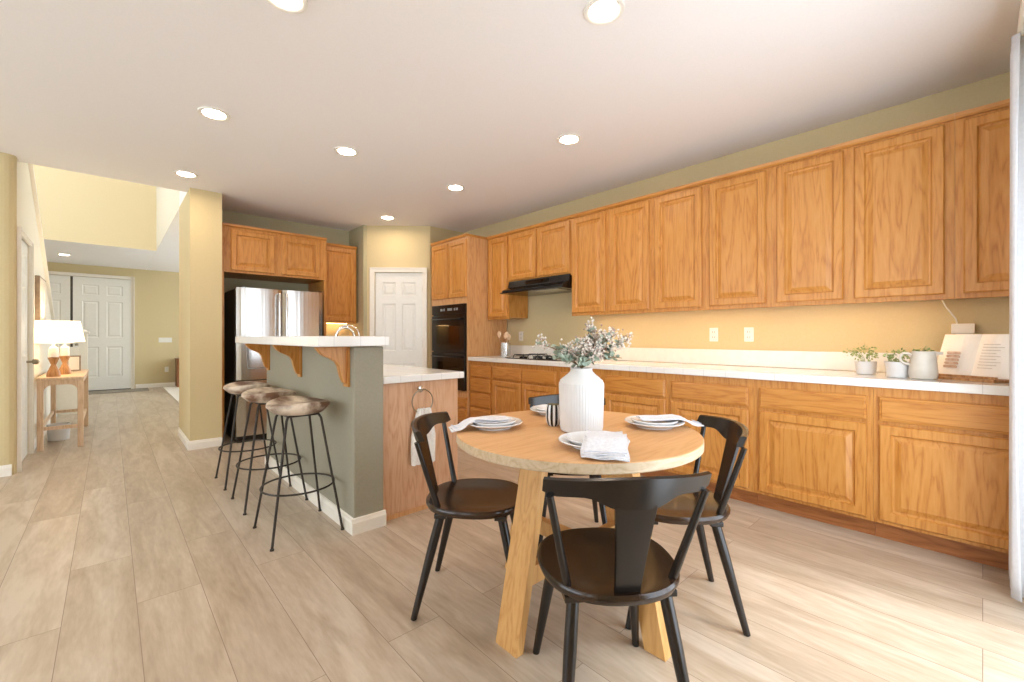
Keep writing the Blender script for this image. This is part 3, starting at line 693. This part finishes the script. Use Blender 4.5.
# ------------------------------------------------------------------ tableware
def make_plate(label, loc):
    t = thing('dinner_plate', label, 'plate', loc, 0, 'white plates on the dining table')
    MB().lathe([(.06, 0), (.078, .0), (.08, .006), (.122, .020), (.127, .024), (.124, .027), (.082, .012), (.0, .010)], 48).build('plate_body', M['plate'], t)
    MB().lathe([(.05, .0105), (.085, .0145), (.100, .030), (.098, .033), (.06, .018), (0, .017)], 40).build('salad_plate', M['plate'], t)
    return t
ps = [((1.235, 1.455), 'white plate on the left of the table by the left chair'), ((1.285, .955), 'white plate at the near edge of the table in front of the vase'), ((1.765, .985), 'white plate on the right of the table near the cabinets'), ((1.685, 1.50), 'white plate behind the vase on the far side of the table')]
p0 = make_plate(ps[0][1], (*ps[0][0], TZ + .0005))
for (xy, lb_) in ps[1:]: dup(p0, lb_, (*xy, TZ + .0005))
def napkin(label, loc, ang, prof, wd, taper=1.0, layers=2):
    """runs along local +x ; prof = [(x, z)]"""
    t = thing('napkin', label, 'napkin', loc, ang, 'folded white napkins on the plates')
    for q in range(layers):
        n = 10; vs = []; th_ = .0035; rows = []
        pp = prof if q == 0 else prof[:]
        for s_ in (0, 1):
            for j, (x, z) in enumerate(pp):
                u0 = j / (len(pp) - 1); hw_ = wd / 2 * (1 + (taper - 1) * u0) * (1 - .06 * q)
                for i in range(n + 1):
                    u = i / n * 2 - 1
                    vs.append((x + .006 * math.sin(u * 2 + q) - .008 * q, u * hw_ + .006 * math.sin(j * .9 + q * 2), z + q * (th_ + .0012) + s_ * th_ + .0022 * math.sin(u * 5 + j * .8 + q) * (1 if s_ else 1)))
        m = len(pp); N = m * (n + 1); fs = []
        for s_ in (0, 1):
            for j in range(m - 1):
                for i in range(n): a = s_ * N + j * (n + 1) + i; fs.append((a, a + 1, a + n + 2, a + n + 1))
        for j in range(m - 1):
            for i in (0, n): a = j * (n + 1) + i; fs.append((a, a + n + 1, a + n + 1 + N, a + N))
        for i in range(n):
            for j in (0, m - 1): a = j * (n + 1) + i; fs.append((a, a + 1, a + 1 + N, a + N))
        MB().add(vs, fs, None, True).build('cloth_layer', M['linen'], t)
    # a pale blue woven band near the outer hem
    xe, ze = prof[-1]; xb, zb = prof[-2]
    MB().box(xe - .022, xe - .016, -wd * taper * .45, wd * taper * .45, max(ze, zb) + layers * .0047 + .0015, max(ze, zb) + layers * .0047 + .0025).build('hem_band', M['linenblue'], t)
    return t
dirs = [Vector((p[0][0] - TX, p[0][1] - TY)).normalized() for p in ps]
napkin('folded napkin hanging off the left plate toward the left chair', (*ps[0][0], TZ), math.atan2(.28, -.95), [(-.06, .030), (.0, .028), (.06, .034), (.105, .037), (.135, .028), (.155, .014), (.175, .008), (.20, .006)], .085)
napkin('large folded napkin over the near plate facing the camera', (ps[1][0][0] + .030, ps[1][0][1] - .030, TZ), math.atan2(-.57, -.82), [(-.035, .032), (.02, .032), (.06, .036), (.095, .038), (.125, .030), (.150, .020), (.175, .011), (.205, .008)], .150, 1.0, 3)
napkin('folded napkin hanging off the right plate toward the right chair', (*ps[2][0], TZ), math.atan2(-.45, .55), [(-.06, .032), (.0, .030), (.06, .034), (.105, .037), (.135, .030), (.155, .016), (.18, .008), (.21, .006)], .09)
# striped cup
t = thing('striped_cup', 'small black and white striped cup beside the vase', 'cup', (1.452, 1.298, TZ + .0005))
cu = MB(); n = 20
for k in range(n):
    a0, a1 = 2 * PI * k / n, 2 * PI * (k + 1) / n; mt = M['blk'] if k % 2 else M['plate']
    pr = [(.022, 0), (.030, .01), (.036, .04), (.034, .075), (.030, .095)]
    vs = [(r * math.cos(a), r * math.sin(a), z) for r, z in pr for a in (a0, a1)]
    cu.add(vs, [(2 * i, 2 * i + 1, 2 * i + 3, 2 * i + 2) for i in range(4)], mt, True)
cu.lathe([(0, .001), (.022, .0)], 20, mat=M['blk']); cu.lathe([(.030, .095), (.027, .095), (.028, .02), (0, .02)], 20, mat=M['blk'])
cu.build('cup_body', M['blk'], t)

# vase and sprigs
VX, VY = 1.464, 1.152
t = thing('vase', 'large white fluted ceramic vase at the middle of the table', 'vase', (VX, VY, TZ + .0005))
MB().lathe([(.078, 0), (.086, .004), (.090, .02), (.092, .10), (.094, .19), (.0935, .202)], 300, flute=.008, fn=50).build('fluted_body', M['ceramic'], t)
MB().lathe([(.0925, .2015), (.089, .213), (.056, .240), (.047, .250), (.045, .258), (.048, .264), (.041, .264), (.038, .252), (.045, .2), (.0, .19)], 64).build('shoulder', M['ceramic'], t)
fwd = Vector((math.sin(TH), math.cos(TH), 0)); rgt = Vector((math.cos(TH), -math.sin(TH), 0))
neck = Vector((VX, VY, TZ + .262))
def sprig(label, dx, dz, df, kind, nb=4, seed=0):
    rr = random.Random(seed)
    tip = neck + rgt * dx + fwd * df + Vector((0, 0, dz)); mid = (neck + tip) / 2 + Vector((0, 0, .03))
    mid = neck.lerp(tip, .5) + Vector((0, 0, .02 + abs(dx) * .12))
    t = thing('flower_sprig', label, 'flowers', tuple(neck), 0, 'flower sprigs in the white vase')
    def P(u): return (neck * (1 - u) ** 2 + mid * 2 * u * (1 - u) + tip * u * u) - neck
    st = MB(); base_ = Vector((dx, 0, 0)) * -.02
    st.tube([Vector((0, 0, -.06))] + [P(u / 8) for u in range(9)], [.0022] * 9 + [.001], 6)
    tips = []
    for k in range(nb):
        u = .35 + .6 * k / nb; p = P(u); q = p + Vector((rr.uniform(-1, 1), rr.uniform(-1, 1), rr.uniform(-.1, 1))).normalized() * rr.uniform(.025, .05)
        st.tube([p, (p + q) / 2 + Vector((0, 0, .004)), q], [.0014, .0011, .0008], 5); tips.append((p, q))
    st.build('stem', M['stem'], t)
    lf = MB(); L = P(1).length; cnt = 42 if kind == 'leaf' else 28
    for k in range(cnt):
        u = rr.uniform(.12, 1.0)
        if rr.random() < .6: p, q = rr.choice(tips); pos = p.lerp(q, rr.random())
        else: pos = P(u)
        d = Vector((rr.uniform(-1, 1), rr.uniform(-1, 1), rr.uniform(-.5, .8))).normalized(); sd = d.cross(Vector((rr.uniform(-1, 1), rr.uniform(-1, 1), rr.uniform(-1, 1)))).normalized(); up_ = d.cross(sd)
        ln = rr.uniform(.018, .032); wd = ln * rr.uniform(.30, .42)
        lf.add([pos, pos + d * ln * .35 + sd * wd, pos + d * ln * .75 + sd * wd * .8, pos + d * ln, pos + d * ln * .75 - sd * wd * .8, pos + d * ln * .35 - sd * wd, pos + d * ln * .5 + up_ * -.003], [(0, 1, 6), (1, 2, 6), (2, 3, 6), (3, 4, 6), (4, 5, 6), (5, 0, 6)])
    lf.build('leaves', M['leaf'], t, fixn=False)
    if kind != 'leaf':
        bl = MB(); cs = [P(1.0), P(.85)] + [q for p, q in tips]
        for cpt in cs:
            for k in range(15):
                o = cpt + Vector((rr.gauss(0, .012), rr.gauss(0, .012), rr.gauss(0, .012))); r = rr.uniform(.004, .0075)
                vs = [o + Vector(v) * r for v in ((1, 0, 0), (-1, 0, 0), (0, 1, 0), (0, -1, 0), (0, 0, 1), (0, 0, -1))]
                bl.add(vs, [(0, 2, 4), (2, 1, 4), (1, 3, 4), (3, 0, 4), (2, 0, 5), (1, 2, 5), (3, 1, 5), (0, 3, 5)], M['bloom'] if rr.random() < .8 else M['bloom2'])
        bl.build('blossoms', M['bloom'], t)
    return t
SP = [('white blossom sprig leaning furthest left out of the vase', -.175, .100, .0, 'b', 5),
      ('grey-green leafy sprig low on the left of the vase', -.115, .040, -.04, 'leaf', 5),
      ('tallest sprig in the vase, tipped with pale blossom', .045, .190, .02, 'b', 5),
      ('dense white blossom sprig standing up at the centre of the vase', -.005, .105, -.03, 'b', 8),
      ('white blossom sprig just right of the tallest one', .09, .120, .05, 'b', 7),
      ('blossom sprig reaching up to the right of the vase', .145, .145, -.02, 'b', 7),
      ('sprig leaning furthest right out of the vase', .195, .115, .02, 'b', 6),
      ('grey-green leafy sprig drooping low on the right of the vase', .165, .045, -.03, 'leaf', 6),
      ('short leafy sprig over the front rim of the vase', .02, .035, -.06, 'leaf', 6),
      ('blossom sprig low in front, right of the vase centre', .06, .055, -.05, 'b', 7),
      ('blossom sprig between the centre and the tallest sprig', .025, .085, .0, 'b', 8),
      ('blossom sprig halfway up on the right, under the tall ones', .12, .085, .01, 'b', 8),
      ('leafy sprig at the back of the vase', -.04, .075, .06, 'leaf', 6)]
for i, (lb_, dx, dz, df, kd, nb) in enumerate(SP): sprig(lb_, dx, dz, df, kd, nb, 50 + i)

# ------------------------------------------------------------------ things on the right counter
CZ = .9155
def foliage(mb, c, R, n, seed, size=(.014, .024), squash=.7):
    rr = random.Random(seed)
    for k in range(n):
        v = Vector((rr.gauss(0, 1), rr.gauss(0, 1), rr.gauss(0, 1))).normalized() * R * rr.uniform(.3, 1); v.z *= squash; pos = Vector(c) + v
        d = (v.normalized() + Vector((rr.uniform(-1, 1), rr.uniform(-1, 1), rr.uniform(-1, 1))) * .7).normalized(); sd = d.cross(Vector((rr.uniform(-1, 1), rr.uniform(-1, 1), rr.uniform(-1, 1)))).normalized()
        ln = rr.uniform(*size); wd = ln * .35
        mb.add([pos, pos + d * ln * .5 + sd * wd, pos + d * ln, pos + d * ln * .5 - sd * wd], [(0, 1, 2, 3)])
    return mb
t = thing('potted_plant', 'small white pot with loose green foliage left of the jug', 'plant', (3.36, .335, CZ))
MB().lathe([(.042, 0), (.05, .003), (.058, .085), (.060, .092), (.053, .092), (.050, .07), (0, .07)], 32).build('pot', M['ceramic'], t)
f_ = foliage(MB(), (0, 0, .12), .06, 130, 3)
f_.build('foliage', M['leaf2'], t, fixn=False)
t = thing('potted_plant', 'wispy green plant in a white pot further left, by the backsplash', 'plant', (3.50, .50, CZ))
MB().lathe([(.04, 0), (.05, .003), (.055, .075), (.056, .082), (.050, .082), (.048, .06), (0, .06)], 32).build('pot', M['ceramic'], t)
f2 = foliage(MB(), (0, .02, .135), .085, 120, 5, squash=.6); f2.build('foliage', M['leaf2'], t, fixn=False)
s_ = MB(); rr = random.Random(4)
for k in range(8): a = rr.uniform(0, 6.28); s_.tube([(0, 0, .05), (.03 * math.cos(a), .03 * math.sin(a), .10), (.06 * math.cos(a), .02 + .06 * math.sin(a), .15)], .0015, 5)
s_.build('stem', M['leaf2'], t)
t = thing('stoneware_jug', 'cream stoneware jug with a looped handle and leaves on the counter', 'jug', (3.325, .225, CZ), 0)
MB().lathe([(.05, 0), (.058, .006), (.062, .03), (.058, .09), (.051, .135), (.052, .155), (.048, .156), (.047, .13), (.052, .06), (0, .02)], 48).build('jug_body', M['jug'], t)
MB().tube([(-.018, .045, .132), (-.022, .062, .143), (-.026, .080, .143), (-.029, .092, .132), (-.030, .095, .115), (-.028, .090, .098), (-.024, .076, .086), (-.018, .052, .080)], .007, 10).build('handle', M['jug'], t)
MB().prism([(-.02, 0), (.02, 0), (0, -.03)], .138, .153, 'z').build('spout', M['jug'], t).location = (0, -.05, 0)
foliage(MB(), (0, 0, .155), .045, 40, 8, squash=.35).build('sprig', M['leaf2'], t, fixn=False)
# cookbook on a wooden stand, faces -x
t = thing('cookbook_stand', 'low wooden cookbook stand on the counter by the curtain', 'stand', (3.45, .075, CZ), ANG - .5)
MB().box(-.17, .17, -.075, .16, 0, .014, bev=.003).build('base_board', M['wood'], t)
MB().box(-.17, .17, -.055, -.045, .0145, .028, bev=.002).build('ledge', M['wood'], t)
sb = MB(); sb.prism([(.092, .0145), (.107, .0145), (.165, .17), (.152, .17)], -.12, .12, 'x'); sb.build('back_rest', M['wood'], t)
t = thing('cookbook', 'open white cookbook with printed pages leaning on the stand', 'book', (3.45, .075, CZ + .015), ANG - .5)
def page(x0, x1, lean=.40):
    mb = MB(); n = 8; vs = []; h = .235
    for s_ in (0, 1):
        for i in range(n + 1):
            u = i / n; x = x0 + (x1 - x0) * u; d = (u if x1 > x0 else u); bulge = -.022 * math.sin(PI * min(1, u * 1.0)) - .014 * u
            for z in (0, h): vs.append((x, .062 + lean * z + bulge + s_ * .010, z))
    N = 2 * (n + 1); fs = []
    for s_ in (0, 1):
        for i in range(n): a = s_ * N + 2 * i; fs.append((a, a + 2, a + 3, a + 1))
    for i in range(n): a = 2 * i; fs += [(a, a + 2, a + 2 + N, a + N), (a + 1, a + 3, a + 3 + N, a + 1 + N)]
    fs += [(0, 1, 1 + N, N), (2 * n, 2 * n + 1, 2 * n + 1 + N, 2 * n + N)]
    return mb.add(vs, fs, None, False)
pl_ = page(0, -.165).build('left_page', M['paper'], t); pr_ = page(0, .165).build('right_page', M['paper'], t)
ck = MB()
for k in range(5):
    z = .045 + k * .019; y = .062 + .40 * z - .0345
    ck.prism([(-.115 + .004 * (k % 2), z), (-.055 + .003 * (k % 2), z), (-.052, z + .008), (-.057, z + .015), (-.113, z + .015), (-.118, z + .008)], y, y + .002, 'y')
ck.build('cookie_picture', M['cookie'], pl_)
tx = MB()
for k in range(9):
    z = .05 + k * .016; y = .062 + .40 * z - .0345
    tx.box(.035, .035 + .09 * (.7 + .3 * ((k * 7) % 5) / 4), y, y + .0015, z, z + .003)
tx.build('printed_lines', M['ink'], pr_)
# utensil crock
t = thing('utensil_crock', 'steel utensil crock between cooktop and oven cabinet', 'crock', (3.52, 3.93, CZ))
MB().lathe([(.06, 0), (.066, .003), (.066, .165), (.061, .165), (.059, .02), (0, .02)], 28).build('crock_body', M['steel'], t)
for i, (ax, ay, h_, lb_) in enumerate(((-.03, .05, .27, 'wooden spoon leaning left in the steel crock'), (.02, .02, .25, 'wooden spatula upright at the back of the crock'), (-.02, -.04, .26, 'pale wooden spoon leaning right in the crock'), (.03, -.015, .23, 'short wooden fork in the middle of the crock'))):
    t = thing('cooking_utensil', lb_, 'utensil', (3.52 + ax * .3, 3.93 + ay * .3, CZ + .022), 0, 'wooden utensils in the crock')
    MB().tube([(0, 0, 0), (ax, ay, h_ * .8)], .006, 8).build('handle', M['wood'], t)
    MB().lathe([(0, -.045), (.022, -.028), (.033, 0), (.028, .03), (0, .044)], 16, (ax, ay, h_ * .9), sx=.35).build('head', M['consolewood'], t)

# outlets
def outlet(label, loc, rotz, plug=False):
    t = thing('power_outlet', label, 'outlet', loc, rotz, 'white wall outlets')
    MB().box(-.036, .036, -.007, 0, -.058, .058, bev=.003).build('cover_plate', M['plastic'], t)
    s = MB()
    for z in (-.022, .022):
        for x in (-.010, .007): s.box(x, x + .003, -.0078, -.0068, z - .007, z + .007)
    s.build('socket', M['slot'], t)
    return t
outlet('white wall outlet near the cooktop, leftmost over the backsplash', (XR - .001, 3.93, 1.16), ANG)
outlet('white wall outlet on the right wall, left one of the middle pair', (XR - .001, 1.558, 1.17), ANG)
outlet('white wall outlet on the right wall, right one of the middle pair', (XR - .001, 1.28, 1.17), ANG)
outlet('white wall outlet behind the cookbook with adapter plugged in', (XR - .001, .075, 1.17), ANG)
outlet('white wall outlet low on the far entry wall', (.965, 12.849, .40), 0)
t = thing('power_adapter', 'white power adapter plugged in above the cookbook', 'adapter', (XR - .009, .075, 1.20), ANG)
MB().box(-.055, .045, -.04, -.0005, -.03, .03, bev=.005).build('housing', M['plastic'], t)
MB().tube([(-.03, -.03, .03), (-.035, -.04, .06), (-.075, -.08, .13), (-.09, -.12, .172)], .004, 8).build('cable', M['plastic'], t)
t = thing('light_switch', 'wide white multi-switch plate on the far entry wall', 'switch', (.94, 12.849, 1.08))
MB().box(-.12, .12, -.008, 0, -.055, .055, bev=.003).build('cover_plate', M['plastic'], t)
for k in range(5): MB().box(-.096 + k * .042, -.076 + k * .042, -.012, -.008, -.03, .03).build('rocker', M['plastic'], t)

# curtain by the patio opening
vs = []; fs = []; n = 60; m = 24
for j in range(m + 1):
    v = j / m; z = .02 + v * 2.46
    for i in range(n + 1):
        u = i / n; x0 = 2.853 + .065 * v ** 1.2 + .008 * math.sin(v * 9); x = x0 + (3.13 - x0) * u
        vs.append((x, -.115 + .030 * math.sin(u * 17 + .5 * math.sin(v * 3)) * (1 - .15 * v), z))
fs = [(j * (n + 1) + i, j * (n + 1) + i + 1, (j + 1) * (n + 1) + i + 1, (j + 1) * (n + 1) + i) for j in range(m) for i in range(n)]
cu = MB().add(vs, fs, None, True).build('curtain', M['curtain'], fixn=False); tag(cu, 'white floor-length curtain at the right edge beside the cabinets', 'curtain')
md = cu.modifiers.new('solid', 'SOLIDIFY'); md.thickness = .003
t = thing('curtain_rod', 'white curtain rod above the patio opening', 'curtain rod', (0, -.115, 2.50))
MB().tube([(.7, 0, 0), (3.2, 0, 0)], .012).build('rod', M['trim'], t); MB().box(3.0, 3.02, -.134, .0, -.02, .02).build('bracket', M['trim'], t); MB().box(.8, .82, -.134, .0, -.02, .02).build('bracket', M['trim'], t)

# ------------------------------------------------------------------ recessed lights
LP = [(.52, 3.55, 'recessed ceiling light over the aisle left of the bar stools'), (.575, 2.117, 'recessed ceiling light at the top edge, left of the dining table'), (.52, 5.04, 'recessed ceiling light in front of the column'),
      (1.42, 3.53, 'recessed ceiling light above the island'), (1.686, 1.195, 'largest recessed ceiling light, directly over the dining table'), (2.588, 2.156, 'recessed ceiling light nearest the long run of wall cabinets'),
      (2.58, 3.638, 'recessed ceiling light in front of the range hood'), (2.592, 5.138, 'recessed ceiling light in front of the pantry door'), (-.62, 11.49, 'recessed light in the low ceiling before the entry doors')]
t0 = thing('recessed_light', LP[0][2], 'ceiling light', (LP[0][0], LP[0][1], H - .0005), 0, 'recessed ceiling lights')
MB().lathe([(.066, -.0), (.066, -.004), (.078, -.010), (.092, -.007), (.094, 0)], 40).build('trim_ring', M['plastic'], t0)
MB().lathe([(.0, -.003), (.065, -.003), (.065, -.001), (0, -.001)], 32).build('lens', M['bulb'], t0)
for x, y, lb_ in LP[1:]: dup(t0, lb_, (x, y, H - .0005))

# ------------------------------------------------------------------ hall
t = thing('console_table', 'narrow pale wood console table against the left hall wall', 'table', (-.545, 6.43, 0))
CW, CL, CH = .345, 1.44, .735
MB().box(0, CW, 0, CL, CH - .028, CH, bev=.004).build('tabletop', M['consolewood'], t)
ap = MB(); ap.box(.01, CW - .01, .012, .03, CH - .075, CH - .029); ap.box(.01, CW - .01, CL - .03, CL - .012, CH - .075, CH - .029); ap.box(.012, .03, .03, CL - .03, CH - .075, CH - .029); ap.box(CW - .03, CW - .012, .03, CL - .03, CH - .075, CH - .029)
for yy in (.012, CL - .03):   # rounded corner brackets on the narrow ends
    for sx, x0 in ((1, .05), (-1, CW - .05)):
        pts = [(x0, CH - .075), (x0 + sx * .07, CH - .075)] + [(x0 + sx * .07 * (1 - math.sin(a)), CH - .075 - .07 * (1 - math.cos(a))) for a in [PI / 2 * k / 6 for k in range(1, 7)]]
        ap.prism(pts, yy, yy + .018, 'y')
ap.build('apron', M['consolewood'], t)
for x in (.005, CW - .05):
    for y in (.005, CL - .05): MB().box(x, x + .045, y, y + .045, 0, CH - .029, bev=.004).build('leg', M['consolewood'], t)
for y in (.02, CL - .04): MB().box(.05, CW - .05, y, y + .02, .20, .235).build('stretcher', M['consolewood'], t)
for x in (.015, CW - .04): MB().box(x, x + .02, .05, CL - .05, .20, .235).build('stretcher', M['consolewood'], t)
t = thing('wire_basket', 'small white basket under the console table', 'basket', (-.42, 7.0, 0.001))
MB().lathe([(.07, 0), (.085, .005), (.095, .18), (.088, .18), (.08, .01), (0, .01)], 28).build('basket_body', M['ceramic'], t)
def lamp(label, loc, r0, r1, zs, hgt):
    t = thing('table_lamp', label, 'lamp', loc, 0, 'lamps on the console table')
    MB().lathe([(.0, 0), (.052, 0), (.054, .01), (.048, .05), (.022, .115), (.020, .125), (.034, .165), (.046, .20), (.0, .205)], 32).build('hourglass_base', M['wood'], t)
    MB().lathe([(.040, .205), (.036, .30), (.012, .32), (.012, .36), (0, .36)], 24).build('neck', M['ceramic'], t)
    MB().lathe([(r0, zs), (r1, zs + hgt), (r1 - .004, zs + hgt), (r0 - .004, zs)], 48).build('lamp_shade', M['shade'], t)
    return t
lamp('lit table lamp with drum shade, nearer one on the console', (-.435, 6.62, CH), .145, .135, .35, .235)
lamp('lit table lamp with flared shade, second on the console', (-.372, 6.98, CH), .165, .125, .36, .235)
pl2 = bpy.data.lights.new('lamp_bulb', 'POINT'); pl2.energy = 8; pl2.color = (1, .8, .55); pl2.shadow_soft_size = .05
o = bpy.data.objects.new('lamp_bulb', pl2); COL.objects.link(o); o.location = (-.372, 6.98, CH + .50)
t = thing('photo_frame', 'small standing photo frame on the console table', 'picture frame', (-.32, 7.45, CH), PI * .05)
MB().rings(-.06, .06, .005, .19, 0, [(0, .012), (0, 0), (.012, 0), (.014, .003)]).build('frame', M['artside'], t); MB().box(-.046, .046, -.001, .002, .019, .176).build('photo', M['paper'], t); MB().box(-.004, .004, .012, .06, 0, .10).build('easel_back', M['artside'], t)
t = thing('framed_picture', 'framed picture with wooden edge hung on the left hall wall', 'picture frame', (-.579, 6.76, 1.08), PI / 2)
MB().box(0, .60, -.035, 0, 0, .72, bev=.003).build('frame', M['artside'], t); MB().box(.02, .58, -.037, -.0355, .02, .70).build('canvas', M['art'], t)
# newel post
t = thing('newel_post', 'white newel post at the foot of the stairs behind the console', 'newel post', (-.30, 9.30, 0))
MB().box(-.05, .05, -.05, .05, 0, 1.20, bev=.004).build('post', M['trim'], t); MB().box(-.07, .07, -.07, .07, 1.201, 1.235, bev=.004).lathe([(.05, 1.236), (.03, 1.26), (0, 1.27)], 16).build('cap', M['trim'], t)
struct('trim_7', B(-.60, -.345, 9.22, 9.34, 0, 1.0), M['trim'])
t = thing('doormat', 'grey doormat in front of the entry doors', 'mat', (0.1, 12.35, .001)); MB().box(-.45, .52, -.25, .35, 0, .012, bev=.003).build('mat_body', M['mat'], t)
t = thing('side_cabinet', 'brown wooden cabinet at the far end beside the column edge', 'cabinet', (1.12, 12.4, .0125))
MB().box(0, .5, 0, .4, 0, .62, bev=.004).build('body', M['brown'], t); MB().box(-.015, .515, -.015, .41, .621, .645, bev=.003).build('top', M['brown'], t)
